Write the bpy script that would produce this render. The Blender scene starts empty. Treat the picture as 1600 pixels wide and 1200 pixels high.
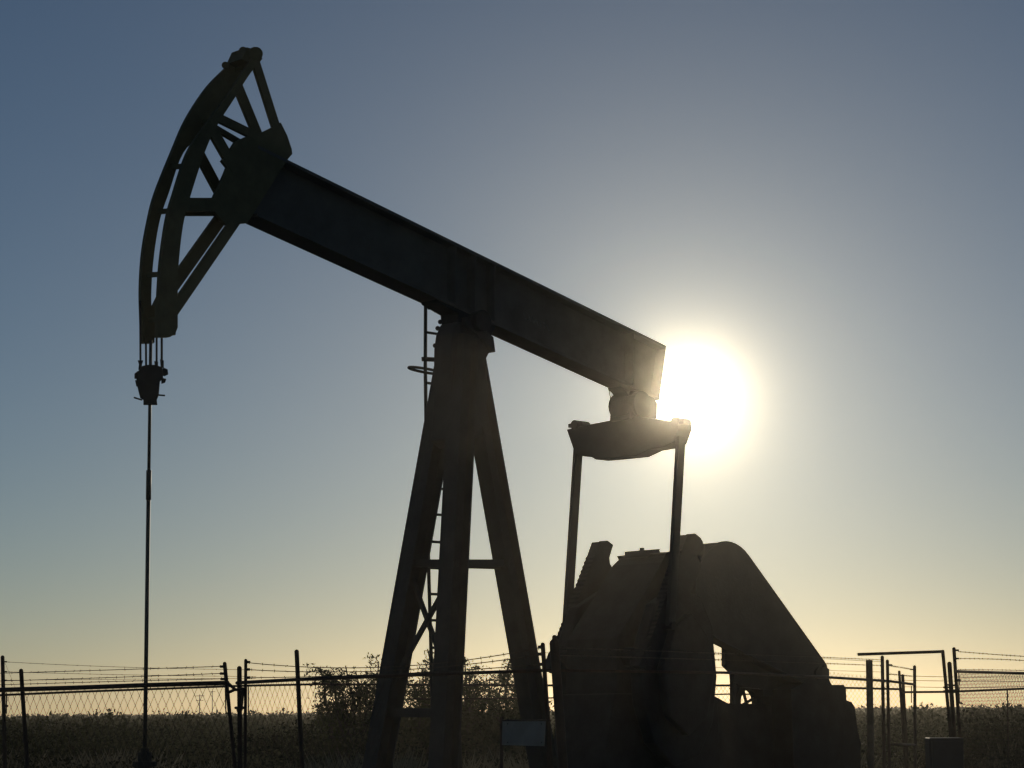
import bpy, math, random
import numpy as np
from mathutils import Vector, Matrix

S = bpy.context.scene
C = S.collection
R = math.radians

# ------------------------------------------------------------------ camera
FPX = 3500.0                      # focal length in pixels of the 1600 wide photograph
EYE = Vector((0.0, 0.0, 1.7))
HORIZON = 1112.0
PITCH = math.atan((HORIZON - 600.0) / FPX)
ROLL = -0.009
ROT = (Matrix.Rotation(math.pi / 2 + PITCH, 3, 'X') @ Matrix.Rotation(ROLL, 3, 'Z'))
cam_d = bpy.data.cameras.new('camera')
cam_d.sensor_width = 36.0
cam_d.lens = 36.0 * FPX / 1600.0
cam_d.clip_start = 0.1
cam_d.clip_end = 6000.0
cam = bpy.data.objects.new('camera', cam_d)
C.objects.link(cam)
cam.location = EYE
cam.rotation_euler = ROT.to_euler()
S.camera = cam


def ray(px, py):
    return (ROT @ Vector(((px - 800.0) / FPX, (600.0 - py) / FPX, -1.0))).normalized()


def hit(px, py, p0, n):
    d = ray(px, py)
    return EYE + d * ((p0 - EYE).dot(n) / d.dot(n))


def at(px, py, Y):
    d = ray(px, py)
    return EYE + d * (Y / d.y)


# ------------------------------------------------------------------ light
SUN = ray(1078, 616)
SUN_EL = math.asin(SUN.z)
SUN_AZ = math.atan2(SUN.x, SUN.y)
sun_d = bpy.data.lights.new('sun', 'SUN')
sun_d.energy = 2.4
sun_d.angle = R(0.5)
sun_d.color = (1.0, 0.86, 0.62)
sun = bpy.data.objects.new('sun', sun_d)
C.objects.link(sun)
sun.rotation_euler = SUN.to_track_quat('Z', 'Y').to_euler()
sun.location = (0, 0, 50)

w = bpy.data.worlds.new('World')
S.world = w
w.use_nodes = True
nt = w.node_tree
nt.nodes.clear()
N, L = nt.nodes, nt.links


def wm(op, a, b=None, c=None):
    n = N.new('ShaderNodeMath')
    n.operation = op
    for i, v in enumerate((a, b, c)):
        if v is None:
            continue
        if isinstance(v, (int, float)):
            n.inputs[i].default_value = v
        else:
            L.new(v, n.inputs[i])
    return n.outputs[0]


sky = N.new('ShaderNodeTexSky')
sky.sky_type = 'NISHITA'
sky.sun_disc = False
sky.sun_elevation = SUN_EL
sky.sun_rotation = SUN_AZ
sky.altitude = 800
sky.air_density = 0.84
sky.dust_density = 0.30
sky.ozone_density = 2.6
tc = N.new('ShaderNodeTexCoord')
dot = N.new('ShaderNodeVectorMath')
dot.operation = 'DOT_PRODUCT'
L.new(tc.outputs['Generated'], dot.inputs[0])
dot.inputs[1].default_value = SUN
ang = wm('MULTIPLY', wm('ARCCOSINE', wm('MINIMUM', dot.outputs['Value'], 0.9999999)), 180 / math.pi)
# the sun's disc and the bright aureole of dusty air round it
aur1 = wm('MULTIPLY', wm('EXPONENT', wm('MULTIPLY', wm('POWER', wm('DIVIDE', ang, 0.45), 4.0), -1.0)), 300.0)
aur2 = wm('MULTIPLY', wm('EXPONENT', wm('DIVIDE', ang, -0.8)), 6.0)
aur3 = wm('MULTIPLY', wm('EXPONENT', wm('DIVIDE', ang, -3.2)), 14.0)
aur = wm('ADD', aur1, wm('ADD', aur2, aur3))
acol = N.new('ShaderNodeMix')
acol.data_type = 'RGBA'
acol.blend_type = 'MULTIPLY'
acol.inputs[0].default_value = 1.0
comb = N.new('ShaderNodeCombineColor')
for i in range(3):
    L.new(aur, comb.inputs[i])
L.new(comb.outputs[0], acol.inputs[6])
acol.inputs[7].default_value = (1.0, 0.92, 0.66, 1)
addc = N.new('ShaderNodeMix')
addc.data_type = 'RGBA'
addc.blend_type = 'ADD'
addc.inputs[0].default_value = 1.0
L.new(sky.outputs[0], addc.inputs[6])
L.new(acol.outputs[2], addc.inputs[7])
bg = N.new('ShaderNodeBackground')
bg.inputs['Strength'].default_value = 0.1
L.new(addc.outputs[2], bg.inputs['Color'])
wo = N.new('ShaderNodeOutputWorld')
L.new(bg.outputs[0], wo.inputs['Surface'])

S.view_settings.view_transform = 'Standard'
S.view_settings.look = 'None'
S.view_settings.exposure = -1.56
S.view_settings.gamma = 1.0
S.view_settings.use_curve_mapping = False
S.cycles.volume_bounces = 0
S.cycles.max_bounces = 6

random.seed(7)
rng = np.random.default_rng(11)


# ------------------------------------------------------------------ materials
def mat(name, c1, c2, scale=6.0, rough=0.7, metal=0.0, bump=0.15, c3=None, spec=0.3):
    m = bpy.data.materials.new(name)
    m.use_nodes = True
    t = m.node_tree
    p = t.nodes['Principled BSDF']
    no = t.nodes.new('ShaderNodeTexNoise')
    no.inputs['Scale'].default_value = scale
    no.inputs['Detail'].default_value = 8
    no.inputs['Roughness'].default_value = 0.65
    cr = t.nodes.new('ShaderNodeValToRGB')
    cr.color_ramp.elements[0].position = 0.35
    cr.color_ramp.elements[0].color = (*c1, 1)
    cr.color_ramp.elements[1].position = 0.68
    cr.color_ramp.elements[1].color = (*c2, 1)
    if c3:
        e = cr.color_ramp.elements.new(0.80)
        e.color = (*c3, 1)
    tcd = t.nodes.new('ShaderNodeTexCoord')
    t.links.new(tcd.outputs['Object'], no.inputs['Vector'])
    t.links.new(no.outputs['Fac'], cr.inputs['Fac'])
    t.links.new(cr.outputs['Color'], p.inputs['Base Color'])
    p.inputs['Roughness'].default_value = rough
    p.inputs['Metallic'].default_value = metal
    p.inputs['Specular IOR Level'].default_value = spec
    if bump:
        b = t.nodes.new('ShaderNodeBump')
        b.inputs['Strength'].default_value = bump
        b.inputs['Distance'].default_value = 0.01
        n2 = t.nodes.new('ShaderNodeTexNoise')
        n2.inputs['Scale'].default_value = scale * 7
        t.links.new(tcd.outputs['Object'], n2.inputs['Vector'])
        t.links.new(n2.outputs['Fac'], b.inputs['Height'])
        t.links.new(b.outputs['Normal'], p.inputs['Normal'])
    return m


def leafmat(name, c1, c2, trans=0.35, scale=0.6):
    m = bpy.data.materials.new(name)
    m.use_nodes = True
    t = m.node_tree
    t.nodes.clear()
    o = t.nodes.new('ShaderNodeOutputMaterial')
    d = t.nodes.new('ShaderNodeBsdfDiffuse')
    tr = t.nodes.new('ShaderNodeBsdfTranslucent')
    mx = t.nodes.new('ShaderNodeMixShader')
    mx.inputs[0].default_value = trans
    no = t.nodes.new('ShaderNodeTexNoise')
    no.inputs['Scale'].default_value = scale
    no.inputs['Detail'].default_value = 6
    tcd = t.nodes.new('ShaderNodeTexCoord')
    t.links.new(tcd.outputs['Object'], no.inputs['Vector'])
    cr = t.nodes.new('ShaderNodeValToRGB')
    cr.color_ramp.elements[0].position = 0.35
    cr.color_ramp.elements[0].color = (*c1, 1)
    cr.color_ramp.elements[1].position = 0.65
    cr.color_ramp.elements[1].color = (*c2, 1)
    t.links.new(no.outputs['Fac'], cr.inputs['Fac'])
    for s in (d, tr):
        t.links.new(cr.outputs['Color'], s.inputs['Color'])
    t.links.new(d.outputs[0], mx.inputs[1])
    t.links.new(tr.outputs[0], mx.inputs[2])
    t.links.new(mx.outputs[0], o.inputs['Surface'])
    return m


M_STEEL = mat('dark_painted_steel', (0.024, 0.026, 0.027), (0.042, 0.043, 0.043), 3.0, 0.66, 0, 0.2, (0.060, 0.046, 0.035))
M_HEAD = mat('olive_painted_steel', (0.085, 0.074, 0.034), (0.130, 0.112, 0.052), 4.0, 0.66, 0, 0.2, (0.120, 0.070, 0.040))
M_BEAM = mat('grey_beam_paint', (0.075, 0.068, 0.060), (0.115, 0.104, 0.092), 2.5, 0.66, 0, 0.2, (0.120, 0.085, 0.060))
M_IRON = mat('greasy_cast_iron', (0.012, 0.013, 0.014), (0.026, 0.028, 0.030), 4.0, 0.7, 0, 0.3, (0.036, 0.030, 0.026))
M_CABLE = mat('oiled_wire_rope', (0.018, 0.016, 0.014), (0.04, 0.035, 0.03), 30.0, 0.6, 0, 0)
M_ROD = mat('bright_polished_rod', (0.05, 0.048, 0.045), (0.09, 0.085, 0.08), 10.0, 0.5, 0.3, 0)
M_RUST = mat('rusted_pipe', (0.032, 0.022, 0.017), (0.060, 0.038, 0.028), 8.0, 0.8, 0, 0.3, (0.08, 0.048, 0.03))
M_WIRE = mat('weathered_wire', (0.03, 0.026, 0.022), (0.06, 0.052, 0.045), 20.0, 0.8, 0, 0)
M_WOOD = mat('weathered_timber', (0.07, 0.05, 0.035), (0.13, 0.10, 0.075), 9.0, 0.85, 0, 0.4)
M_SIGN = mat('scuffed_white_enamel', (0.24, 0.215, 0.19), (0.32, 0.29, 0.26), 6.0, 0.7, 0, 0, (0.24, 0.19, 0.15))
M_BOX = mat('dull_grey_cabinet', (0.018, 0.019, 0.024), (0.030, 0.032, 0.038), 4.0, 0.5, 0, 0.1)
M_CONC = mat('old_concrete', (0.24, 0.23, 0.21), (0.36, 0.35, 0.32), 3.0, 0.9, 0, 0.4)
M_MARK = mat('worn_pale_paint', (0.04, 0.04, 0.04), (0.17, 0.17, 0.165), 22.0, 0.7, 0, 0)
M_BARK = mat('mesquite_bark', (0.035, 0.028, 0.022), (0.08, 0.065, 0.05), 12.0, 0.9, 0, 0.5)
M_LEAF = leafmat('mesquite_leaf', (0.045, 0.055, 0.025), (0.085, 0.095, 0.045), 0.4, 1.2)
M_BRUSH = leafmat('scrub_leaf', (0.022, 0.030, 0.012), (0.125, 0.125, 0.070), 0.25, 0.16)
M_GROUND = mat('dry_caliche_soil', (0.13, 0.11, 0.08), (0.22, 0.19, 0.145), 0.35, 0.95, 0, 0.5, (0.09, 0.095, 0.05))


# ------------------------------------------------------------------ mesh builder
class MB:
    def __init__(self):
        self.v, self.f = [], []

    def add(self, vs, fs):
        k = len(self.v)
        self.v += [Vector(p) for p in vs]
        self.f += [tuple(i + k for i in f) for f in fs]
        return self

    def prism(self, a, b):
        """closed solid between two equal rings of points"""
        n = len(a)
        fs = [tuple(range(n))[::-1], tuple(range(n, 2 * n))]
        for i in range(n):
            j = (i + 1) % n
            fs.append((i, j, n + j, n + i))
        return self.add(list(a) + list(b), fs)

    def bar(self, p, q, wa, wb, side=None):
        """rectangular bar from p to q, wa wide along `side`, wb across it"""
        p, q = Vector(p), Vector(q)
        d = (q - p).normalized()
        s = Vector(side) if side is not None else Vector((0, 0, 1))
        s = s - d * s.dot(d)
        if s.length < 1e-4:
            s = Vector((1, 0, 0)) - d * d.x
        s.normalize()
        t = d.cross(s)
        ring = lambda c: [c + s * (wa / 2 * i) + t * (wb / 2 * j) for i, j in ((-1, -1), (1, -1), (1, 1), (-1, 1))]
        return self.prism(ring(p), ring(q))

    def ibeam(self, p, q, depth, width, side, tf=0.02, tw=0.016):
        """rolled section from p to q; `side` is the flange direction"""
        p, q = Vector(p), Vector(q)
        d = (q - p).normalized()
        s = Vector(side)
        s = (s - d * s.dot(d)).normalized()
        h = d.cross(s)
        for k in (-1, 1):
            o = h * (k * (depth / 2 - tf / 2))
            self.bar(p + o, q + o, width, tf, s)
        self.bar(p, q, tw, depth - 2 * tf, s)
        return self

    def tube(self, pts, r, n=8, cap=True):
        pts = [Vector(p) for p in pts]
        rs = r if isinstance(r, (list, tuple)) else [r] * len(pts)
        rings = []
        steep = abs((pts[-1] - pts[0]).normalized().z) > 0.7
        for i, p in enumerate(pts):
            d = (pts[min(i + 1, len(pts) - 1)] - pts[max(i - 1, 0)]).normalized()
            s = d.cross(Vector((1, 0, 0)) if steep else Vector((0, 0, 1)))
            s.normalize()
            t = d.cross(s)
            rings.append([p + (s * math.cos(2 * math.pi * k / n) + t * math.sin(2 * math.pi * k / n)) * rs[i] for k in range(n)])
        vs = [v for rg in rings for v in rg]
        fs = []
        for i in range(len(pts) - 1):
            for k in range(n):
                k2 = (k + 1) % n
                fs.append((i * n + k, i * n + k2, (i + 1) * n + k2, (i + 1) * n + k))
        if cap:
            fs.append(tuple(range(n))[::-1])
            fs.append(tuple((len(pts) - 1) * n + k for k in range(n)))
        return self.add(vs, fs)

    def ball(self, c, r, n=10):
        c = Vector(c)
        vs, fs = [], []
        m = n // 2
        for i in range(m + 1):
            a = math.pi * i / m
            for k in range(n):
                b = 2 * math.pi * k / n
                vs.append(c + Vector((math.sin(a) * math.cos(b), math.sin(a) * math.sin(b), math.cos(a))) * r)
        for i in range(m):
            for k in range(n):
                k2 = (k + 1) % n
                fs.append((i * n + k, (i + 1) * n + k, (i + 1) * n + k2, i * n + k2))
        return self.add(vs, fs)

    def build(self, name, material, parent=None, smooth=False, bevel=0.0):
        off = Vector((0, 0, 0))
        p = parent
        while p is not None:
            off += p.location
            p = p.parent
        me = bpy.data.meshes.new(name)
        me.from_pydata([tuple(v - off) for v in self.v], [], self.f)
        import bmesh
        bm = bmesh.new()
        bm.from_mesh(me)
        bmesh.ops.recalc_face_normals(bm, faces=bm.faces)
        bm.to_mesh(me)
        bm.free()
        if smooth:
            for pl in me.polygons:
                pl.use_smooth = True
        me.materials.append(material)
        o = bpy.data.objects.new(name, me)
        C.objects.link(o)
        o.parent = parent
        if bevel:
            b = o.modifiers.new('bevel', 'BEVEL')
            b.width = bevel
            b.segments = 2
            b.limit_method = 'ANGLE'
        return o


def empty(name, loc, label, cat, group=None):
    o = bpy.data.objects.new(name, None)
    C.objects.link(o)
    o.location = loc
    o.empty_display_size = 0.3
    o['label'] = label
    o['category'] = cat
    if group:
        o['group'] = group
    return o


# ------------------------------------------------------------------ ground
g = MB()
GX, GY0, GY1 = 900.0, -60.0, 1150.0
g.add([(-GX, GY0, 0), (GX, GY0, 0), (GX, GY1, 0), (-GX, GY1, 0)], [(0, 1, 2, 3)])
go = g.build('ground', M_GROUND)
go['kind'] = 'structure'

# ------------------------------------------------------------------ pump jack
TH = R(45.0)
B_ = Vector((math.cos(TH), math.sin(TH), 0))        # along the beam, to its rear
LT = Vector((math.sin(TH), -math.cos(TH), 0))       # towards the near side
UP = Vector((0, 0, 1))
C0 = at(730, 490, 26.0)                             # saddle bearing


def U(px, py, lat=0.0):
    """(u, z) of a photograph point on the upright plane `lat` metres to the near side"""
    P = hit(px, py, C0 + LT * lat, LT)
    return ((P - C0).dot(B_), P.z)


def W(u, z, lat=0.0):
    p = C0 + B_ * u + LT * lat
    return Vector((p.x, p.y, z))


def UW(px, py, lat=0.0):
    return W(*U(px, py, lat), lat)


def plate(mb, uz, l0, l1):
    mb.prism([W(u, z, l0) for u, z in uz], [W(u, z, l1) for u, z in uz])


def trace(pts, lat, t=0.0):
    """pixel outline -> (u,z); points may carry 'f' (far face) or 'n' (near face)"""
    out = []
    for p in pts:
        l = lat
        if len(p) == 3:
            l = lat - t / 2 if p[2] == 'f' else lat + t / 2
        out.append(U(p[0], p[1], l))
    return out


base = W(0.6, 0.0)
base.z = 0
pump = empty('pump_jack', base, 'big dark oil well pump jack with tilted walking beam and curved horse head', 'pump jack')

# --- walking beam
HWB = 0.16
tl, tr = U(440, 245, HWB), U(1040, 540, HWB)
bl, br = U(385, 350, -HWB), U(952, 607, -HWB)


def lerp2(a, b, u):
    k = (u - a[0]) / (b[0] - a[0])
    return (u, a[1] + (b[1] - a[1]) * k)


ub0 = min(tl[0], bl[0]) - 0.10
u_tr = tr[0]
phi = math.atan2(tl[1] - tr[1], tr[0] - tl[0])
# square-cut rear end
hgt = tr[1] - lerp2(bl, br, tr[0])[1]
u_br = u_tr - hgt * math.sin(phi) * math.cos(phi)
z_br = lerp2(bl, br, u_br)[1]
beam = MB()
TF = 0.035
top0, top1 = lerp2(tl, tr, ub0), tr
bot0, bot1 = lerp2(bl, br, ub0), (u_br, z_br)
plate(beam, [top0, top1, (top1[0] - TF * math.sin(phi), top1[1] - TF), (top0[0], top0[1] - TF)], -HWB, HWB)
plate(beam, [bot0, (bot0[0], bot0[1] + TF), (bot1[0] + TF * math.sin(phi), bot1[1] + TF), bot1], -HWB, HWB)
plate(beam, [(top0[0], top0[1] - TF), (top1[0] - TF * math.sin(phi), top1[1] - TF),
             (bot1[0] + TF * math.sin(phi), bot1[1] + TF), (bot0[0], bot0[1] + TF)], -0.012, 0.012)
beam_o = beam.build('walking_beam', M_BEAM, pump)
# stiffeners and end plate
for k, uu in enumerate((-0.32, 0.0, 0.32, u_br - 0.45)):
    st = MB()
    a, b = lerp2(top0, top1, uu), lerp2(bot0, bot1, uu)
    for s in (-1, 1):
        st.prism([W(uu - 0.012, b[1] + TF, s * 0.014), W(uu - 0.012, b[1] + TF, s * (HWB - 0.01)), W(uu - 0.012, a[1] - TF, s * (HWB - 0.01)), W(uu - 0.012, a[1] - TF, s * 0.014)],
                 [W(uu + 0.012, b[1] + TF, s * 0.014), W(uu + 0.012, b[1] + TF, s * (HWB - 0.01)), W(uu + 0.012, a[1] - TF, s * (HWB - 0.01)), W(uu + 0.012, a[1] - TF, s * 0.014)])
    st.build('stiffener', M_BEAM, beam_o)
ep = MB()
ee_ = 0.012
ep.prism([W(top1[0], top1[1], l) for l in (-HWB, HWB)] + [W(bot1[0], bot1[1], l) for l in (HWB, -HWB)],
         [W(top1[0] + ee_, top1[1] - ee_ * 0.3, l) for l in (-HWB, HWB)] + [W(bot1[0] + ee_, bot1[1] - ee_ * 0.3, l) for l in (HWB, -HWB)])
ep.build('end_plate', M_BEAM, beam_o)
# worn faded mark on the web
mk = MB()
for (x0, y0, x1, y1) in ((818, 488, 821, 498), (821, 498, 826, 500), (826, 491, 829, 502), (831, 494, 834, 505), (834, 505, 838, 499),
                         (838, 499, 841, 509), (843, 501, 846, 511), (847, 503, 852, 506), (852, 506, 850, 513), (854, 507, 858, 517)):
    mk.bar(UW(x0, y0, 0.015), UW(x1, y1, 0.015), 0.012, 0.004, B_)
mk.build('worn_marking', M_MARK, beam_o)

# --- horse head
HL = 0.135                       # half spacing of the two trusses
head = MB()
far_out = [(372, 84), (354, 104), (322, 137), (290, 186), (268, 236), (242, 301), (231, 343), (222, 395), (218.5, 450), (219.5, 500), (221, 537)]
far_in = [(392, 100), (376, 124), (357, 152), (318, 205), (284, 240), (262, 301), (248, 343), (239, 395), (234.5, 450), (235, 500), (238, 537)]
near_out = [(392, 92), (376, 116), (357, 146), (318, 198), (291, 240), (270, 303), (259, 343), (250, 405), (246, 460), (245, 500), (246, 527)]
near_in = [(400, 100), (383, 124), (365, 153), (337, 197), (318, 238), (296, 305), (284, 352), (277, 412), (275, 460), (275, 500), (272, 524)]


def smooth(pts, n=5):
    out = []
    P = [Vector(pts[0]) * 2 - Vector(pts[1])] + [Vector(p) for p in pts] + [Vector(pts[-1]) * 2 - Vector(pts[-2])]
    for i in range(1, len(P) - 2):
        for k in range(n):
            t = k / n
            a, b, c, d = P[i - 1], P[i], P[i + 1], P[i + 2]
            out.append(tuple(0.5 * ((2 * b) + (c - a) * t + (2 * a - 5 * b + 4 * c - d) * t * t + (3 * b - a - 3 * c + d) * t ** 3)))
    return out + [tuple(pts[-1])]


def strip(mb, a, b, lat, t):
    a, b = smooth(a), smooth(b)
    ua, ub = trace(a, lat), trace(b, lat)
    for i in range(len(ua) - 1):
        plate(mb, [ua[i], ua[i + 1], ub[i + 1], ub[i]], lat - t / 2, lat + t / 2)


arc_f = MB(); strip(arc_f, far_out, far_in, -HL, 0.05)
arc_n = MB(); strip(arc_n, near_out, near_in, HL, 0.05)


def hub():
    h = MB()
    pts = [(404, 209), (421, 201), (437, 192), (447, 212), (454, 233), (455, 241), (449, 248), (440, 262), (384, 349), (352, 352),
           (333, 330), (333, 308), (345, 283), (353, 262), (345, 252), (357, 236), (366, 222), (383, 214)]
    plate(h, trace(pts, HL), HL - 0.02, HL + 0.02)
    return h


def img_w(lat, px, py, wpx):
    P = UW(px, py, lat)
    return wpx / FPX * (P - EYE).length


def strut(mb, p, q, wpx, lat, t):
    """member between two photograph points, wpx wide in the picture, t thick sideways"""
    P, Q = UW(*p, lat), UW(*q, lat)
    d2 = Vector((q[0] - p[0], q[1] - p[1])).normalized()
    e = t * math.sin(TH) * FPX / P.y
    wp = max(3.0, wpx - abs(e * d2.y) * 0.85)
    # picture width -> width in the plane (the plane is foreshortened sideways)
    nx, ny = -d2.y, d2.x
    m = FPX / P.y
    scale = 1.0 / (m * math.sqrt((nx * math.cos(TH)) ** 2 + ny ** 2))
    n_uz = Vector((Q - P)).normalized().cross(LT).normalized()
    wd = wp * max(0.35, abs((Vector((nx, 0, -ny))).normalized().dot(Vector((n_uz.dot(B_), 0, n_uz.z)).normalized()))) * scale
    mb.bar(P, Q, t, wd, LT)


head_o = arc_n.build('horse_head', M_HEAD, pump)
arc_f.build('curved_track', M_HEAD, head_o)
hub().build('gusset_plate', M_HEAD, head_o)
# the box that carries the head on the beam's nose
sad = MB()
pts = [(414, 208), (428, 201), (442, 235), (442, 246), (432, 262), (380, 346), (350, 344), (338, 310), (350, 285), (372, 235)]
plate(sad, trace(pts, 0.0), -HL + 0.03, HL - 0.022)
sad.build('head_saddle', M_HEAD, head_o)
STR = [((397, 92), (433, 206), 15, HL), ((371, 135), (410, 230), 17, -HL),
       ((338, 183), (405, 216), 16, HL), ((328, 198), (368, 268), 19, HL), ((312, 243), (352, 318), 18, -HL),
       ((283, 320), (340, 320), 22, HL), ((284, 334), (340, 334), 7, -HL),
       ((269, 488), (372, 338), 18, HL), ((256, 466), (352, 331), 20.5, -HL), ((334, 199), (390, 232), 11, -HL)]
for a, b, wp, lat in STR:
    s = MB()
    strut(s, a, b, wp, lat, 0.045)
    s.build('head_strut', M_HEAD, head_o)
# cross ties between the tracks
for (x, y) in ((381, 108), (330, 190), (282, 261), (260, 331), (243, 430), (243, 500)):
    s = MB()
    P = UW(x - 14, y, -HL); Q = UW(x + 14, y - 2, HL)
    s.bar(P, Q, 0.05, 0.04, UP)
    s.build('cross_tie', M_HEAD, head_o)
# lower guide block
lb = MB()
plate(lb, trace([(246, 470), (276, 455), (276, 512), (272, 522), (264, 527), (246, 527)], HL), HL - 0.05, HL + 0.02)
plate(lb, trace([(220, 480), (238, 478), (246, 462), (246, 478), (238, 510), (238, 536), (223, 536)], -HL), -HL - 0.02, -HL + 0.04)
lb.build('guide_block', M_HEAD, head_o)
# wire line anchors on the head's top
an = MB()
an.tube([UW(398, 84, HL - 0.10), UW(400, 84, HL + 0.06)], 0.075, 14)
an.tube([UW(380, 80, -HL - 0.05), UW(380, 80, -HL + 0.1)], 0.05, 12)
an.tube([UW(371, 86, -HL - 0.05), UW(371, 86, -HL + 0.1)], 0.045, 12)
an.tube([UW(352, 102, -HL - 0.05), UW(352, 102, -HL + 0.1)], 0.04, 12)
plate(an, trace([(374, 78), (392, 84), (398, 96), (388, 108), (366, 96)], 0.0), -HL, HL)
an.build('wireline_anchor', M_HEAD, head_o)

# --- bridle, carrier bar and rods
rodP = at(234, 640, UW(234, 520, 0).y)
rodx = lambda px, py: at(px, py, rodP.y)
br_o = MB()
for (x0, y0, x1, y1, r, lat) in ((219, 470, 219.5, 568, .011, -HL), (228, 536, 228.3, 572, .011, -HL), (244.7, 500, 244.7, 568, .011, HL), (252.7, 525, 252.7, 566, .012, HL)):
    br_o.tube([UW(x0, y0, lat * 0.6), UW(x1, y1, lat * 0.6)], r, 8)
br_o.build('bridle_cable', M_CABLE, pump)
cb = MB()
dd = rodP.y
for pts_, t in (([(222, 572), (229, 570), (243, 570), (254, 574), (255, 592), (250, 596), (248, 618), (245, 625), (246, 633), (224, 633), (224, 625), (219, 622), (215, 606), (213, 592), (216, 580)], 0.09),
                ([(210, 584), (216, 579), (219, 592), (210, 592)], 0.07), ([(211, 594), (219, 593), (219, 605), (213, 604)], 0.07),
                ([(255, 574), (262, 577), (263, 585), (257, 588), (252, 586)], 0.07), ([(252, 590), (260, 592), (258, 598), (252, 600)], 0.07),
                ([(215, 563), (224, 563), (222, 569), (221, 578), (216, 578), (217, 569)], 0.05), ([(241, 564), (247, 565), (247, 574), (242, 574)], 0.05),
                ([(250, 561), (256, 563), (256, 575), (251, 575)], 0.05)):
    a = [at(x, y, dd - t) for x, y in pts_]
    b = [at(x, y, dd + t) for x, y in pts_]
    cb.prism(a, b)
cb.tube([at(209, 621, dd), at(222, 625, dd)], 0.010, 6)
cb.tube([at(245, 617, dd), at(258, 618, dd)], 0.010, 6)
cb.build('carrier_bar', M_IRON, pump, bevel=0.006)
pr = MB()
foot = Vector((rodP.x, rodP.y, 1.15))
pr.tube([rodP + UP * 0.72, Vector((rodP.x, rodP.y, at(233, 735, dd).z))], 0.017, 10)
pr.tube([Vector((rodP.x, rodP.y, at(233, 735, dd).z)), Vector((rodP.x, rodP.y, at(233, 781, dd).z))], 0.027, 10)
pr.tube([Vector((rodP.x, rodP.y, at(233, 781, dd).z)), foot], 0.021, 10)
pr.build('polished_rod', M_ROD, pump, smooth=True)

# --- samson post
LEGW = 38
foot_lat = 0.72


def at_lat_ground(px_top, py_top, px_bot, py_bot, lat_t, lat_b, name='samson_leg'):
    P, Q = UW(px_top, py_top, lat_t), UW(px_bot, py_bot, lat_b)
    d = Q - P
    G = P + d * ((P.z - 0.36) / (P.z - Q.z))
    return P, G


legs = []
for (a, b, lt_, lb_, side) in (((709, 527), (590, 1196), -0.13, -0.60, LT), ((727, 527), (693, 1200), 0.13, 0.60, LT), ((731, 527), (850, 1200), 0.0, 0.0, LT)):
    P, G = at_lat_ground(*a, *b, lt_, lb_)
    m = MB()
    m.ibeam(P, G, 0.25, 0.23, LT, 0.02, 0.016)
    o = m.build('samson_leg', M_STEEL, pump)
    bp = MB(); bp.bar(G + Vector((0, 0, -0.02)), G + Vector((0, 0, 0.03)), 0.42, 0.42, B_)
    bp.build('foot_plate', M_STEEL, o)
    legs.append((P, G))


def onleg(i, py, off=0.0):
    P, G = legs[i]
    lo, hi = 0.0, 1.0
    # parameter where the leg's projection reaches image row py
    for _ in range(40):
        mid = (lo + hi) / 2
        X = P + (G - P) * mid
        v = ROT.transposed() @ (X - EYE)
        y = 600 - FPX * v.y / -v.z
        if y < py:
            lo = mid
        else:
            hi = mid
    return P + (G - P) * lo


br_list = [(0, 880, 1, 880, .085), (1, 880, 2, 880, .085), (0, 880, 2, 884, .085), (0, 1113, 1, 1114, .10)]
for i, y0, j, y1, t in br_list:
    m = MB(); m.bar(onleg(i, y0), onleg(j, y1), t, 0.06, UP)
    m.build('cross_bar', M_STEEL, pump)
for i, y0, j, y1 in ((0, 905, 1, 1065), (1, 902, 0, 1077)):
    m = MB(); m.bar(onleg(i, y0) - B_ * 0.03 * (1 if i else -1), onleg(j, y1) - B_ * 0.03 * (1 if i else -1), 0.05, 0.045, UP)
    m.build('cross_brace', M_STEEL, pump)
# head of the tower
cap = MB()
T = 0.30
plate(cap, trace([(688, 508, 'f'), (699, 506, 'f'), (770, 530, 'n'), (772, 548, 'n'), (764, 552, 'n'), (757, 566, 'n'), (764, 610, 'n'), (752, 680, 'n'), (736, 683), (700, 700), (672, 690, 'f'), (677, 640, 'f'), (678, 545, 'f'), (681, 524, 'f')], 0, T), -T / 2, T / 2)
cap.build('tower_head', M_STEEL, pump, bevel=0.01)
cb2 = MB()
plate(cb2, trace([(690, 503, 'f'), (700, 501, 'f'), (771, 527, 'n'), (774, 550, 'n'), (690, 512, 'f')], 0, 0.40), -0.20, 0.20)
cb2.build('top_plate', M_STEEL, pump)
sb = MB()
zc = C0.z
sb.tube([W(0, zc - 0.12, -0.28), W(0, zc - 0.12, 0.28)], 0.13, 20)
plate(sb, [(-0.30, lerp2(bot0, bot1, -0.30)[1] - 0.005), (0.33, lerp2(bot0, bot1, 0.33)[1] - 0.005), (0.22, zc - 0.3), (-0.26, zc - 0.28)], -0.15, 0.15)
for uu in (-0.50, -0.40, -0.30, 0.28):
    z = lerp2(bot0, bot1, uu)[1]
    sb.tube([W(uu, z + 0.01, -0.12), W(uu, z - 0.05, -0.12)], 0.022, 6)
plate(sb, [(-0.62, lerp2(bot0, bot1, -0.62)[1] - 0.002), (-0.25, lerp2(bot0, bot1, -0.25)[1] - 0.002), (-0.25, lerp2(bot0, bot1, -0.25)[1] - 0.06), (-0.60, lerp2(bot0, bot1, -0.60)[1] - 0.03)], -0.14, 0.14)
sb.build('saddle_bearing', M_IRON, pump, bevel=0.008)
for x, y in ((688, 503), (684, 513), (680, 540)):
    gr = MB()
    gr.ball(UW(x, y, -0.15), 0.03, 8)
    gr.build('grease_fitting', M_IRON, pump)

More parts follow.
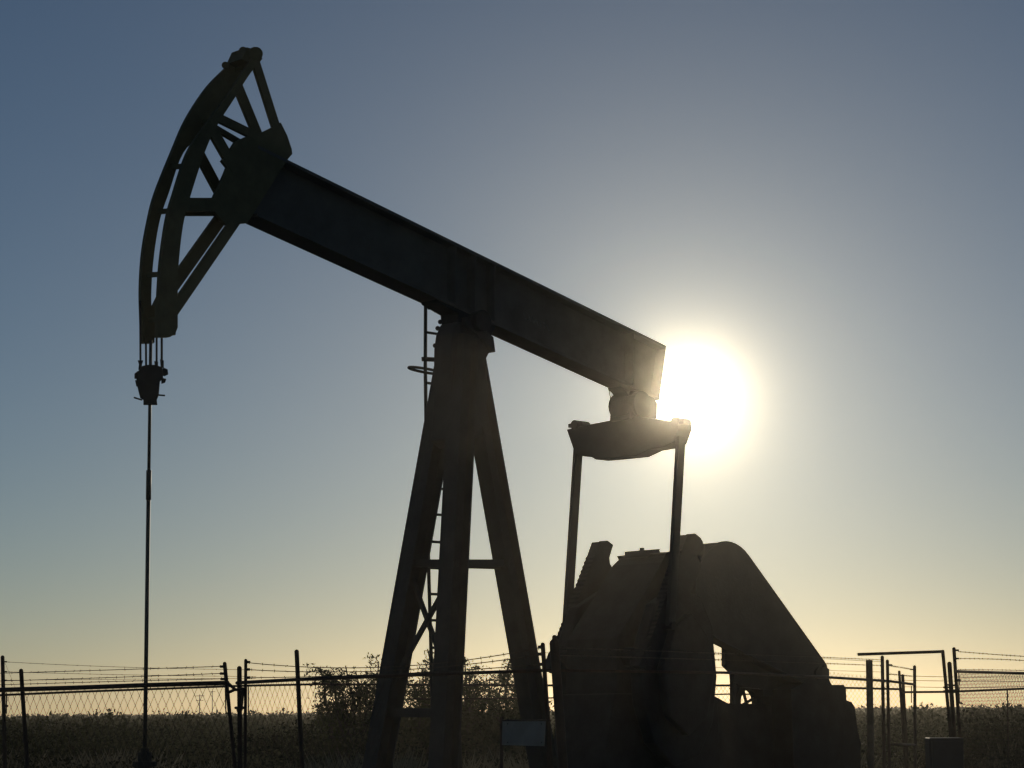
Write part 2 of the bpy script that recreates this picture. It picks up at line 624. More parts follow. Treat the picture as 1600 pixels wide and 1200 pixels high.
# --- ladder on the far side of the tower
LLAT = -0.42
ld = MB()
s1 = [(665, 470), (664.5, 570), (666, 690), (668, 800), (670, 900), (673, 1000), (678, 1200)]
p1 = [UW(x, y, LLAT) for x, y in s1]
p2 = [p + B_ * 0.42 for p in p1]
z_end = 0.42
for p in (p1, p2):
    q = list(p); q[-1] = q[-2] + (q[-1] - q[-2]) * ((q[-2].z - z_end) / (q[-2].z - q[-1].z))
    ld.tube(q, 0.021, 8)
lad = ld.build('ladder', M_STEEL, pump, smooth=True)
for y in [519, 560, 598, 638, 680, 721, 762, 803, 846, 887, 928, 969, 1012, 1053, 1094, 1135, 1176]:
    xx = np.interp(y, [q[1] for q in s1], [q[0] for q in s1])
    P = UW(xx, y, LLAT)
    m = MB(); m.tube([P, P + B_ * 0.42], 0.016, 8)
    m.build('rung', M_STEEL, lad, smooth=True)
for (y, k) in ((561, 0.05), (598, 0.0)):
    pass
hp = MB()
P = UW(664.5, 579, LLAT)
Q = P + B_ * 0.30 + LT * 0.1
ring = []
for k in range(21):
    a = math.pi * (0.18 + 1.64 * k / 20)
    ring.append(P + B_ * (0.02 + 0.27 * math.cos(a)) + LT * (0.10 * math.sin(a) * -1.0) + UP * (0.045 * math.sin(a)))
hp.tube(ring, 0.017, 8)
hp.bar(UW(660, 561, LLAT), UW(682, 562, LLAT), 0.05, 0.03, UP)
hp.build('safety_hoop', M_STEEL, lad)

# --- equalizer
UE = U(985, 690, 0)[0]


def E(px, py, u):
    P = hit(px, py, W(u, 0, 0), B_)
    return ((P - C0).dot(LT), P.z)


ET = 0.13
eq = MB()
tag_u = {'a': UE - ET, 'b': UE + ET}
eqp = [(885, 671, 'a'), (921, 663, 'a'), (952, 657, 'a'), (1010, 652, 'b'), (1081, 664, 'b'), (1081, 672, 'b'), (1073, 694, 'b'), (1058, 701, 'b'), (1036, 704.5, 'b'),
       (993, 712, 'a'), (954, 716, 'a'), (930, 718, 'a'), (922, 713, 'a'), (911, 713, 'a'), (898, 709, 'a')]
ee = [E(x, y, tag_u[t]) for x, y, t in eqp]
eq.prism([W(UE - ET, z, l) for l, z in ee], [W(UE + ET, z, l) for l, z in ee])
eq_o = eq.build('equalizer', M_STEEL, pump, bevel=0.01)
eb = MB()
P0 = UW(985, 640, 0)
ezt = E(985, 655, UE)[1]
eb.tube([W(UE, ezt + 0.17, -0.22), W(UE, ezt + 0.17, 0.22)], 0.17, 20)
plate(eb, [(UE - 0.20, ezt - 0.03), (UE + 0.20, ezt - 0.03), (UE + 0.14, ezt + 0.2), (UE - 0.17, ezt + 0.17)], -0.17, 0.17)
zb = lerp2(bot0, bot1, UE)[1]
plate(eb, trace([(951, 606), (960, 615), (966, 626), (966, 634), (1008, 642), (1008, 630)], -0.1), -0.14, 0.10)
plate(eb, [(UE - 0.22, ezt + 0.02), (UE + 0.34, ezt + 0.02), (UE + 0.36, ezt + 0.22), (UE + 0.24, zb + 0.0), (UE - 0.10, zb + 0.0), (UE - 0.16, ezt + 0.2)], -0.15, 0.15)
eb.build('tail_bearing', M_IRON, pump, bevel=0.012)
for sgn, (x, y) in ((-1, (905, 661)), (1, (1062, 657))):
    m = MB()
    l, z = E(x, y, UE - 0.05)
    m.tube([W(UE - 0.15, z - 0.03, l), W(UE + 0.1, z - 0.03, l)], 0.06, 14)
    m.ball(W(UE - 0.1, z - 0.01, l - 0.03), 0.05, 10)
    m.bar(W(UE - 0.06, z - 0.03, l - 0.12), W(UE - 0.06, z - 0.03, l + 0.13), 0.05, 0.14, UP)
    m.build('pitman_bearing', M_IRON, eq_o)
wr = MB()
wr.tube([UW(951, 607, -0.16), UW(952, 613, -0.17), UW(953.5, 620, -0.17), UW(955, 641, -0.17)], 0.007, 6)
wr.build('grease_line', M_CABLE, pump)

# --- pitman arms
# solve the lateral offset at which both arms share the same u
lo_, hi_ = 0.2, 1.6
for _ in range(50):
    WL = 0.5 * (lo_ + hi_)
    if (U(904, 713, -WL)[0] - U(1064, 700, WL)[0]) * (U(904, 713, -0.2)[0] - U(1064, 700, 0.2)[0]) > 0:
        lo_ = WL
    else:
        hi_ = WL
pit_top_u = U(904, 713, -WL)[0]
pins = (0.5 * (U(884, 985, -WL)[0] + U(1049, 985, WL)[0]), U(884, 985, -WL)[1])
for s in (-1, 1):
    m = MB()
    zt = U(904, 709, -WL)[1] if s < 0 else U(1064, 697, WL)[1]
    m.bar(W(pit_top_u, zt + 0.12, s * WL), W(pins[0], pins[1], s * WL), 0.125, 0.06, B_)
    o = m.build('pitman_arm', M_STEEL, pump, bevel=0.008)
    m = MB(); m.tube([W(*pins, s * (WL - 0.20)), W(*pins, s * (WL + 0.06))], 0.05, 16)
    m.build('wrist_pin', M_IRON, o)

# --- cranks and counterweights
KL = WL - 0.13
left = [(924, 867), (896, 940), (872, 1003)]
pix = [(931, 847), (938, 848.5), (943, 845), (952, 852), (950, 858), (946, 872), (947, 881), (953, 893), (940, 925), (908, 985), (888, 1040), (866, 1052), (853, 1044), (872, 1003)]
teeth = []
n = 40
for i in range(n):
    k = i / (n - 1)
    x = 873 + (923 - 873) * k; y = 1002 + (868 - 1002) * k
    teeth.append((x + (0.7 if i % 2 else -0.7), y))
pix = pix[:-1] + teeth
cuz = trace(pix, -KL)
shaft = U(873, 1030, -KL)
for s in (-1, 1):
    m = MB()
    plate(m, cuz, s * KL - 0.07, s * KL + 0.07)
    ck = m.build('crank', M_IRON, pump)
    m = MB(); m.tube([W(*shaft, s * 0.25), W(*shaft, s * (KL + 0.09))], 0.12, 20)
    m.build('crank_hub', M_IRON, ck)
    wt = MB()
    cw = trace([(888, 950), (925, 925), (958, 940), (976, 985), (983, 1060), (976, 1130), (955, 1180), (915, 1196), (884, 1160), (866, 1100), (862, 1040), (872, 1000)], -KL)
    off = 0.16
    plate(wt, cw, s * (KL - 0.09) - 0.09, s * (KL - 0.09) + 0.09)
    wt.build('counterweight', M_IRON, ck, bevel=0.02)
    wt = MB()
    plate(wt, trace([(900, 985), (925, 965), (950, 1000), (960, 1060), (950, 1120), (920, 1150), (890, 1120), (880, 1050)], -KL), s * (KL + 0.13) - 0.06, s * (KL + 0.13) + 0.06)
    wt.build('counterweight', M_IRON, ck, bevel=0.02)
# near crank's rounded end cover
m = MB()
m.tube([UW(1080, 852, KL - 0.1), UW(1082, 852, KL + 0.08)], 0.135, 18)
m.build('crank_end_clamp', M_IRON, pump)

# --- gear reducer on its pedestal
RT = 0.84
red = MB()
rp = [(952, 892, 'f'), (957, 884, 'f'), (965, 876, 'f'), (975, 869, 'f'), (1000, 865, 'f'), (1046, 863, 'n'), (1085, 868, 'n'), (1103, 890, 'n'), (1110, 925, 'n'), (1112, 1010, 'n'), (1112, 1085, 'n'), (884, 1085, 'f'), (886, 1000, 'f'), (930, 930, 'f')]
plate(red, trace(rp, 0, RT), -RT / 2, RT / 2)
red_o = red.build('gear_reducer', M_IRON, pump, bevel=0.02)
cv = MB()
ct = [(976, 862, 'f'), (1000, 860, 'f'), (1030, 859.5, 'n'), (1032, 864, 'n'), (1032, 872, 'n'), (976, 872, 'f')]
plate(cv, trace(ct, -0.1, 0.36), -0.28, 0.08)
cv.tube([UW(1003, 862, -0.1), UW(1003, 856, -0.1)], 0.03, 10)
cv.build('inspection_cover', M_IRON, red_o)
ped = MB()
plate(ped, trace([(876, 1085, 'f'), (1112, 1085, 'n'), (1122, 1095, 'n'), (1128, 1240, 'n'), (850, 1240, 'f')], 0, 0.9), -0.45, 0.45)
zz = trace([(850, 1240, 'f'), (1128, 1240, 'n')], 0, 0.9)
ped.prism([W(zz[0][0], 0.36, -0.6), W(zz[1][0], 0.36, -0.6), W(zz[1][0], 0.36, 0.6), W(zz[0][0], 0.36, 0.6)],
          [W(zz[0][0], zz[0][1] - 0.003, -0.5), W(zz[1][0], zz[0][1] - 0.003, -0.5), W(zz[1][0], zz[0][1] - 0.003, 0.5), W(zz[0][0], zz[0][1] - 0.003, 0.5)])
ped.build('pedestal', M_IRON, pump, bevel=0.015)

# --- belt guard (stadium round the big and the small sheave)
GLAT, GT = 0.50, 0.22
gc, gs = U(1127, 926, GLAT), U(1268, 1053, GLAT)
gr_, sr_ = U(1127, 848, GLAT)[1] - gc[1], 0.20
dv = Vector((gs[0] - gc[0], gs[1] - gc[1])); dl = dv.length; dv.normalize()
aa = math.atan2(dv.y, dv.x); off = math.acos((gr_ - sr_) / dl)
out = []
for k in range(25):
    a = aa + off + (2 * math.pi - 2 * off) * k / 24
    out.append((gc[0] + gr_ * math.cos(a), gc[1] + gr_ * math.sin(a)))
for k in range(11):
    a = aa - off + 2 * off * k / 10
    out.append((gs[0] + sr_ * math.cos(a), gs[1] + sr_ * math.sin(a)))
bgd = MB()
plate(bgd, out, GLAT - GT / 2, GLAT + GT / 2)
bg_o = bgd.build('belt_guard', M_STEEL, pump, bevel=0.012)
gcp = MB()
plate(gcp, trace([(1092, 850.5), (1108, 848.5), (1130, 848.6), (1130, 872), (1088, 885)], GLAT), GLAT - GT / 2 + 0.004, GLAT + GT / 2 - 0.004)
gcp.build('guard_cap', M_STEEL, bg_o)
rim = MB()
cen = Vector((sum(p[0] for p in out) / len(out), sum(p[1] for p in out) / len(out)))
rim.tube([W(p[0], p[1], GLAT + GT / 2) for p in out + out[:1]], 0.015, 6, cap=False)
rim.build('guard_rim', M_STEEL, bg_o)
# guard brackets and brake gear under it (outline seen through the gap)
bk = MB()
plate(bk, trace([(1131, 1010), (1200, 1020), (1200, 1078), (1160, 1074), (1144, 1066), (1143, 1052), (1131, 1040)], 0.3), 0.26, 0.34)
plate(bk, trace([(1143, 1060), (1147, 1060), (1147, 1100), (1143, 1100)], 0.3), 0.27, 0.33)
plate(bk, trace([(1190, 1020), (1262, 1058), (1262, 1088), (1190, 1088)], 0.3), 0.275, 0.325)
bk.build('guard_bracket', M_STEEL, pump)
# motor
mo = MB()
MT = 0.55
plate(mo, trace([(1240, 1040, 'f'), (1270, 1036, 'n'), (1287, 1037, 'n'), (1289, 1043, 'n'), (1296, 1045, 'n'), (1296, 1062, 'n'), (1300, 1070, 'n'), (1319, 1070, 'n'), (1322, 1076, 'n'), (1323, 1094, 'n'), (1331, 1097, 'n'), (1336, 1105, 'n'), (1340, 1140, 'n'), (1345, 1160, 'n'), (1345, 1250, 'n'), (1190, 1250, 'f'), (1184, 1078, 'f'), (1200, 1070, 'f')], 0.35, MT), 0.35 - MT / 2, 0.35 + MT / 2)
mo_o = mo.build('motor', M_IRON, pump, bevel=0.02)
m = MB()
mc = U(1268, 1053, GLAT)
m.tube([W(mc[0], mc[1], GLAT + GT / 2 - 0.03), W(mc[0], mc[1], GLAT + GT / 2 + 0.03)], 0.09, 16)
m.build('motor_sheave', M_IRON, mo_o)
# brake drum ring and sill below
dr = MB()
c = U(1166, 1098, 0.15)
for k in range(24):
    a0, a1 = 2 * math.pi * k / 24, 2 * math.pi * (k + 1) / 24
    r0, r1 = 0.17, 0.27
    plate(dr, [(c[0] + r0 * math.cos(a0), c[1] + r0 * math.sin(a0)), (c[0] + r1 * math.cos(a0), c[1] + r1 * math.sin(a0)), (c[0] + r1 * math.cos(a1), c[1] + r1 * math.sin(a1)), (c[0] + r0 * math.cos(a1), c[1] + r0 * math.sin(a1))], 0.10, 0.20)
for a in (0.35, 0.35 + math.pi / 2):
    dr.bar(W(c[0] + 0.2 * math.cos(a), c[1] + 0.2 * math.sin(a), 0.15), W(c[0] - 0.2 * math.cos(a), c[1] - 0.2 * math.sin(a), 0.15), 0.03, 0.03, LT)
dr.build('brake_wheel', M_IRON, pump)
sl = MB()
plate(sl, trace([(1112, 1085, 'n'), (1119, 1089, 'n'), (1123, 1099), (1131, 1099), (1190, 1101, 'f'), (1200, 1250, 'f'), (1120, 1250, 'n')], 0.15, 0.3), 0.0, 0.30)
sl.build('motor_rail', M_IRON, pump)

# --- skid and concrete pad
u0, u1 = U(600, 1200, 0)[0] - 0.4, U(1345, 1200, 0.35)[0] + 0.3
for s in (-0.7, 0.7):
    m = MB(); m.ibeam(W(u0, 0.27, s), W(u1, 0.27, s), 0.18, 0.2, LT)
    m.build('skid_beam', M_STEEL, pump)
m = MB()
plate(m, [(u0 - 0.2, 0.0), (u1 + 0.2, 0.0), (u1 + 0.2, 0.178), (u0 - 0.2, 0.178)], -1.1, 1.1)
m.build('concrete_pad', M_CONC, pump)
m = MB()
plate(m, trace([(1184, 1246, 'f'), (1345, 1246, 'n')], 0.35, MT) + [(U(1345, 1246, 0.6)[0], 0.361), (U(1184, 1246, 0.1)[0], 0.361)], 0.05, 0.65)
m.build('motor_stand', M_IRON, pump)

# ------------------------------------------------------------------ wellhead
wh = empty('wellhead', (rodP.x, rodP.y, 0), 'squat dark wellhead the thin polished rod runs down into', 'wellhead')
m = MB()
m.tube([(rodP.x, rodP.y, z) for z in (0, 0.30, 0.30, 0.36, 0.36, 0.62, 0.62, 0.68, 0.68, 0.92)],
       [0.13, 0.13, 0.24, 0.24, 0.11, 0.11, 0.20, 0.20, 0.085, 0.085], 18)
m.build('casing_head', M_IRON, wh)
m = MB()
m.tube([(rodP.x, rodP.y, z) for z in (0.92, 1.0, 1.0, 1.05, 1.05, 1.19, 1.19, 1.24, 1.24, 1.33, 1.33, 1.37)],
       [0.12, 0.12, 0.15, 0.15, 0.095, 0.095, 0.12, 0.12, 0.07, 0.07, 0.045, 0.045], 16)
m.build('stuffing_box', M_IRON, wh)
m = MB()
m.tube([(rodP.x - 0.1, rodP.y, 1.10), (rodP.x - 0.13, rodP.y - 0.02, 1.10), (rodP.x - 0.13, rodP.y - 0.02, 1.16)], 0.025, 8)
m.build('bleed_valve', M_IRON, wh)
m = MB()
m.tube([(rodP.x + 0.05, rodP.y, 1.12), (rodP.x + 0.12, rodP.y, 1.12)], 0.02, 8)
m.build('grease_nipple', M_IRON, wh)
m = MB()
m.tube([(rodP.x, rodP.y, 0.8), (rodP.x + 0.45, rodP.y - 0.1, 0.8), (rodP.x + 0.5, rodP.y - 0.1, 0.75), (rodP.x + 0.5, rodP.y - 0.1, 0.05)], 0.04, 10)
m.build('flow_line', M_IRON, wh)

# ------------------------------------------------------------------ fences
class Run:
    """an upright fence plane through two ground positions given by picture column and depth"""
    def __init__(self, x0, d0, x1, d1):
        a, b = at(x0, HORIZON, d0), at(x1, HORIZON, d1)
        a.z = b.z = 0
        self.a, self.b = a, b
        self.d = (b - a).normalized()
        self.n = self.d.cross(UP).normalized()
        if self.n.y > 0:
            self.n = -self.n                      # towards the camera

    def p(self, px, py, out=0.0):
        return hit(px, py, self.a + self.n * out, self.n)

    def st(self, P):
        return ((P - self.a).dot(self.d), P.z)

    def w(self, s, z, out=0.0):
        q = self.a + self.d * s + self.n * out
        return Vector((q.x, q.y, z))


def post(run, top, bot, wpx, parent, capped=True, out=0.0, mat_=M_RUST):
    T_, Bt = run.p(*top, out), run.p(*bot, out)
    d = Bt - T_
    G = T_ + d * ((T_.z + 0.02) / (T_.z - Bt.z))
    r = wpx / FPX * (T_ - EYE).length / 2
    m = MB()
    m.tube([T_ - UP * r * 0.3, G], r, 12)
    if capped:
        m.ball(T_ - UP * r * 0.35, r * 1.02, 12)
    return m.build('fence_post', mat_, parent, smooth=False)


def rail(run, pts, rpx, parent, name='rail', mat_=M_RUST, out=0.0):
    P = [run.p(x, y, out) for x, y in pts]
    m = MB()
    m.tube(P, [rpx / FPX * (q - EYE).length / 2 for q in P], 8)
    return m.build(name, mat_, parent, smooth=True)


def wire(run, pts, parent, r=0.0032, barb=True, out=0.0):
    # smooth curve through the picked points
    xs = [p[0] for p in pts]; ys = [p[1] for p in pts]
    P = []
    n = 28
    deg = min(len(pts) - 1, 2)
    co = np.polyfit(xs, ys, deg)
    for i in range(n + 1):
        x = xs[0] + (xs[-1] - xs[0]) * i / n
        P.append(run.p(x, float(np.polyval(co, x)), out))
    m = MB()
    m.tube(P, r, 5)
    if barb:
        tot = (P[-1] - P[0]).length
        nb = int(tot / 0.16)
        for k in range(nb):
            f = (k + 0.5 + rng.uniform(-.15, .15)) / nb * n
            i = min(int(f), n - 1)
            q = P[i].lerp(P[i + 1], f - i)
            a = rng.uniform(0, math.pi)
            v = Vector((0.3 * math.cos(a), 0.2, math.sin(a))).normalized() * 0.012
            m.tube([q - v, q + v], r * 0.8, 3)
    return m.build('barbed_wire', M_WIRE, parent)


def chain(run, x0, x1, top0, top1, z0, pw, ph, parent, r=0.0016, out=-0.02, name='chain_link_mesh'):
    """diamond mesh: pw x ph metre diamonds between two columns, from z0 up to the rail line"""
    A, Bq = run.p(x0, top0, out), run.p(x1, top1, out)
    s0, t0 = run.st(A); s1, t1 = run.st(Bq)
    if s1 < s0:
        s0, t0, s1, t1 = s1, t1, s0, t0
    m = MB()
    slope = ph / pw
    topz = lambda s: t0 + (t1 - t0) * (s - s0) / (s1 - s0)
    H = max(t0, t1) - z0
    kmax = int((s1 - s0 + H / slope) / pw) + 2
    for sg in (1, -1):
        for k in range(-int(H / slope / pw) - 2, kmax):
            c = s0 + k * pw
            # line z = z0 + sg*slope*(s-c)
            lo, hi = s0, s1
            if sg > 0:
                lo = max(lo, c)
                tt = (t1 - t0) / (s1 - s0)
                se = (t0 - tt * s0 - z0 + slope * c) / (slope - tt)
                hi = min(hi, se)
            else:
                hi = min(hi, c)
                tt = (t1 - t0) / (s1 - s0)
                se = (t0 - tt * s0 - z0 - slope * c) / (-slope - tt)
                lo = max(lo, se)
            if hi - lo < 0.01:
                continue
            # slightly wavy, as woven wire hangs
            j = rng.normal(0, 0.003)
            P = run.w(lo, z0 + sg * slope * (lo - c) + j, out + 0.002 * sg)
            Q = run.w(hi, z0 + sg * slope * (hi - c) + j, out + 0.002 * sg)
            m.tube([P, Q], r, 3, cap=False)
    return m.build(name, M_WIRE, parent)


def clips(run, pts, parent, side=1):
    for x, y in pts:
        m = MB()
        m.bar(run.p(x, y), run.p(x + 5 * side, y), 0.02, 0.02, UP)
        m.build('wire_clip', M_RUST, parent)


# near fence, left length
rN1 = Run(0, 20.6, 352, 17.6)
f1 = empty('chain_link_fence', rN1.a, 'near chain link fence length with thick rusty top rail, left of the thin rod', 'fence', 'fences round the well')
post(rN1, (33, 1047), (39, 1140), 6.5, f1)
post(rN1, (351, 1036), (359, 1116), 6, f1)
post(rN1, (-150, 1052), (-150, 1140), 6.5, f1)
rail(rN1, [(-160, 1083), (0, 1078), (120, 1074.5), (230, 1070.5), (356, 1067)], 7, f1)
wire(rN1, [(-150, 1056), (100, 1049), (351, 1041)], f1)
wire(rN1, [(-150, 1068), (100, 1061), (351, 1052)], f1)
wire(rN1, [(-150, 1075), (100, 1067), (351, 1060.5)], f1)
chain(rN1, -150, 356, 1083, 1067, 0.05, 0.125, 0.15, f1, r=0.0021)
clips(rN1, [(350, 1041.5), (350, 1052.5), (351, 1061)], f1, -1)
rail(rN1, [(352, 1076), (353, 1115)], 2, f1, 'tension_bar')

# near fence, middle length
rN2 = Run(375, 17.4, 866, 13.6)
f2 = empty('chain_link_fence', rN2.a, 'near chain link fence length passing before the tower legs', 'fence', 'fences round the well')
post(rN2, (374, 1043), (374.5, 1115), 7.5, f2)
post(rN2, (384, 1031), (383.5, 1112), 5, f2)
post(rN2, (463.5, 1017), (468, 1112), 7, f2)
post(rN2, (848, 1006), (851, 1050), 7, f2)
post(rN2, (866, 1003), (880, 1200), 15, f2)
m = MB(); q = rN2.p(866.5, 996); m.ball(q, 0.016, 10); m.tube([q, rN2.p(866.5, 1004)], [0.012, 0.028], 10); m.build('post_finial', M_RUST, f2)
rail(rN2, [(370, 1067), (460, 1062), (600, 1056.5), (720, 1052), (866, 1047)], 5.5, f2)
wire(rN2, [(384, 1035), (500, 1043), (848, 1011)], f2)
wire(rN2, [(384, 1046), (500, 1050), (848, 1022)], f2)
wire(rN2, [(384, 1059), (500, 1057), (848, 1038)], f2)
clips(rN2, [(384, 1034.5), (384, 1046), (384, 1059)], f2, 1)
clips(rN2, [(848, 1011), (848, 1022), (848, 1038)], f2, -1)
chain(rN2, 388, 600, 1064, 1057, 0.05, 0.085, 0.105, f2, r=0.0016)
rail(rN2, [(388, 1070), (388, 1112)], 2, f2, 'tension_bar')
gl = MB()
for a_, b_ in (((357, 1068), (368, 1078)), ((368, 1078), (381, 1076)), ((357, 1082), (368, 1077)), ((368, 1106), (380, 1106)), ((380, 1074), (377, 1110))):
    gl.tube([rN2.p(*a_, 0.03), rN2.p(*b_, 0.03)], 0.012, 6)
gl.build('gate_chain', M_RUST, f2)

# near fence, right length (runs away behind the mass)
rN3 = Run(872, 13.6, 1358, 26.5)
f3 = empty('pipe_fence', rN3.a, 'pipe rail and barbed wire fence running back past the motor to a thick flat-topped post', 'fence', 'fences round the well')
post(rN3, (1358, 1030), (1361, 1200), 10.5, f3, capped=False, mat_=M_WOOD)
post(rN3, (1378.5, 1026), (1380, 1110), 5.5, f3)
rail(rN3, [(872, 1047.5), (1130, 1051), (1290, 1058), (1386, 1064)], 4.2, f3)
wire(rN3, [(872, 1012), (1270, 1026.5), (1378, 1031)], f3)
wire(rN3, [(872, 1024), (1270, 1036), (1378, 1040)], f3)

# return length between the thin posts at the right
rN4 = Run(1387, 27.0, 1429, 33.0)
f4 = empty('pipe_fence', rN4.a, 'short pipe rail and barbed wire length between slim posts right of the thick post', 'fence', 'fences round the well')
post(rN4, (1386.5, 1032), (1388, 1110), 5, f4)
post(rN4, (1429, 1041), (1429.5, 1110), 5, f4)
rail(rN4, [(1387, 1064), (1429, 1069.5)], 4, f4)
wire(rN4, [(1387, 1039.5), (1429, 1046.5)], f4)
wire(rN4, [(1387, 1053), (1429, 1057)], f4)
clips(rN4, [(1388, 1039)], f4, 1)
clips(rN4, [(1428, 1046)], f4, -1)
rail(rN4, [(1424, 1072), (1424, 1098)], 1.6, f4, 'tension_bar')
rail(rN4, [(1390, 1163), (1429, 1164)], 3.5, f4, 'bottom_rail')

# far fence behind the pump
rF = Run(0, 32.0, 1412, 36.0)
f5 = empty('chain_link_fence', rF.a, 'far chain link fence behind the pump jack and in front of the trees', 'fence', 'fences round the well')
post(rF, (4, 1026), (6, 1115), 6, f5)
post(rF, (1405, 1049), (1409, 1110), 4.2, f5)
post(rF, (1410.5, 1055), (1413.5, 1115), 5, f5)
post(rF, (612, 1045), (612, 1115), 4, f5)
post(rF, (1000, 1045), (1000, 1115), 4, f5)
rail(rF, [(-120, 1091), (5, 1086), (120, 1081), (230, 1077), (380, 1071.5), (500, 1069), (840, 1071), (1140, 1071), (1330, 1075), (1412, 1077)], 3.4, f5)
rail(rF, [(640, 1092), (840, 1091), (1140, 1084.5), (1200, 1085)], 2.2, f5, 'middle_rail')
wire(rF, [(5, 1034), (230, 1043.5), (400, 1046.5)], f5)
wire(rF, [(5, 1049.5), (230, 1055), (400, 1057)], f5)
wire(rF, [(5, 1063), (230, 1061), (400, 1060)], f5)
wire(rF, [(840, 1020), (1120, 1023), (1378, 1034)], f5, barb=False)
wire(rF, [(840, 1036), (1120, 1043), (1378, 1050)], f5, barb=False)
clips(rF, [(6, 1034), (6, 1049.5), (6, 1063)], f5, 1)
chain(rF, 1100, 1280, 1072, 1075, 0.05, 0.07, 0.09, f5, r=0.0028)
chain(rF, 1281, 1408, 1048, 1062, 0.05, 0.07, 0.09, f5, r=0.0026)
rail(rF, [(10, 1082), (10, 1115)], 2, f5, 'tension_bar')
m = MB(); m.bar(rF.p(3, 1103), rF.p(13, 1103), 0.03, 0.02, UP); m.build('tension_clamp', M_RUST, f5)
wire(rF, [(8, 1036), (26, 1080)], f5, 0.002, False)

# fence at the right edge
rR = Run(1491, 25.0, 1640, 21.5)
f6 = empty('chain_link_fence', rR.a, 'fine chain link fence at the right edge, top rail under two barbed wires', 'fence', 'fences round the well')
post(rR, (1490.5, 1013), (1497, 1110), 5.5, f6)
post(rR, (1660, 1015), (1664, 1110), 5.5, f6)
rail(rR, [(1492, 1049), (1600, 1052), (1662, 1054)], 4.4, f6)
wire(rR, [(1497, 1018), (1540, 1021.5), (1662, 1029)], f6, 0.0034)
wire(rR, [(1497, 1029), (1540, 1029.5), (1662, 1037)], f6, 0.0034)
wire(rR, [(1497, 1046), (1540, 1046.5), (1662, 1049)], f6, 0.0030)
clips(rR, [(1492, 1016), (1492, 1029), (1492, 1048)], f6, 1)
chain(rR, 1498, 1662, 1049, 1054, 0.05, 0.055, 0.072, f6, r=0.0024)
rail(rR, [(1498, 1050), (1499, 1100)], 1.8, f6, 'tension_bar')
m = MB(); m.bar(rR.p(1494, 1063), rR.p(1500, 1063), 0.03, 0.02, UP); m.build('tension_clamp', M_RUST, f6)

# far rail fence behind the gateway at right
rFF = Run(1413, 36.0, 1640, 33.0)
f7 = empty('rail_fence', rFF.a, 'far single rail wire fence seen through the gateway at the right', 'fence', 'fences round the well')
rail(rFF, [(1413, 1081.5), (1480, 1081), (1600, 1076), (1660, 1073.5)], 3.4, f7)
wire(rFF, [(1413, 1056), (1475, 1057.5), (1660, 1056)], f7, 0.004, False)
wire(rFF, [(1413, 1063), (1475, 1064), (1660, 1064)], f7, 0.004, False)
wire(rFF, [(1413, 1073), (1475, 1074), (1660, 1071)], f7, 0.004, False)
post(rFF, (1574, 1079), (1574.5, 1110), 2.2, f7)
post(rFF, (1650, 1055), (1650, 1110), 4, f7)

# pipe gateway: post with a long free arm, and its gate post
rG = Run(1340, 24.0, 1484, 24.0)
f8 = empty('pipe_gateway', rG.p(1484, 1100) * 1.0, 'rusty pipe post carrying a long free horizontal arm', 'gate')
f8.location.z = 0
o = post(rG, (1473, 1017), (1482, 1112), 5.4, f8)
m = MB(); m.tube([rG.p(1340, 1022.5), rG.p(1475, 1018)], 0.017, 10); m.build('top_arm', M_RUST, f8)
m = MB()
for y in (1074, 1080):
    m.bar(rG.p(1474, y), rG.p(1484, y), 0.02, 0.03, UP)
m.build('hinge', M_RUST, f8)
rG2 = Run(1480, 24.3, 1492, 24.3)
f9 = empty('gate_post', rG2.p(1485, 1100), 'stout round-capped post standing between the gateway and the right edge fence', 'post')
f9.location.z = 0
post(rG2, (1483.5, 1036), (1488.5, 1110), 7, f9)
m = MB(); m.bar(rG2.p(1478, 1070), rG2.p(1493, 1071), 0.02, 0.03, UP); m.bar(rG2.p(1479, 1080), rG2.p(1494, 1080), 0.04, 0.04, UP)
m.build('latch', M_RUST, f9)

# sign on the near fence
sg = empty('lease_sign', rN2.p(820, 1146, 0.05), 'pale grey blank-looking sign board wired to the near fence', 'sign')
m = MB()
cs = [rN2.p(x, y, 0.05) for x, y in ((786, 1127), (853, 1127), (851, 1166), (785, 1164))]
m.prism(cs, [c + rN2.n * 0.004 for c in cs])
sgo = m.build('sign_panel', M_SIGN, sg)
for x in (793, 846):
    for y in (1131, 1160):
        m = MB()
        m.tube([rN2.p(x, y, 0.07), rN2.p(x, y, 0.0)], 0.004, 6)
        m.build('wire_tie', M_WIRE, sg)
m = MB(); m.tube([rN2.p(780, 1126, 0.02), rN2.p(860, 1126, 0.02)], 0.008, 6); m.tube([rN2.p(784, 1120, 0.025), rN2.w(rN2.st(rN2.p(784, 1120))[0], 0.0, 0.025)], 0.012, 6)
m.tube([rN2.p(857, 1120, 0.025), rN2.w(rN2.st(rN2.p(857, 1120))[0], 0.0, 0.025)], 0.012, 6)
m.build('sign_stake', M_RUST, sg)

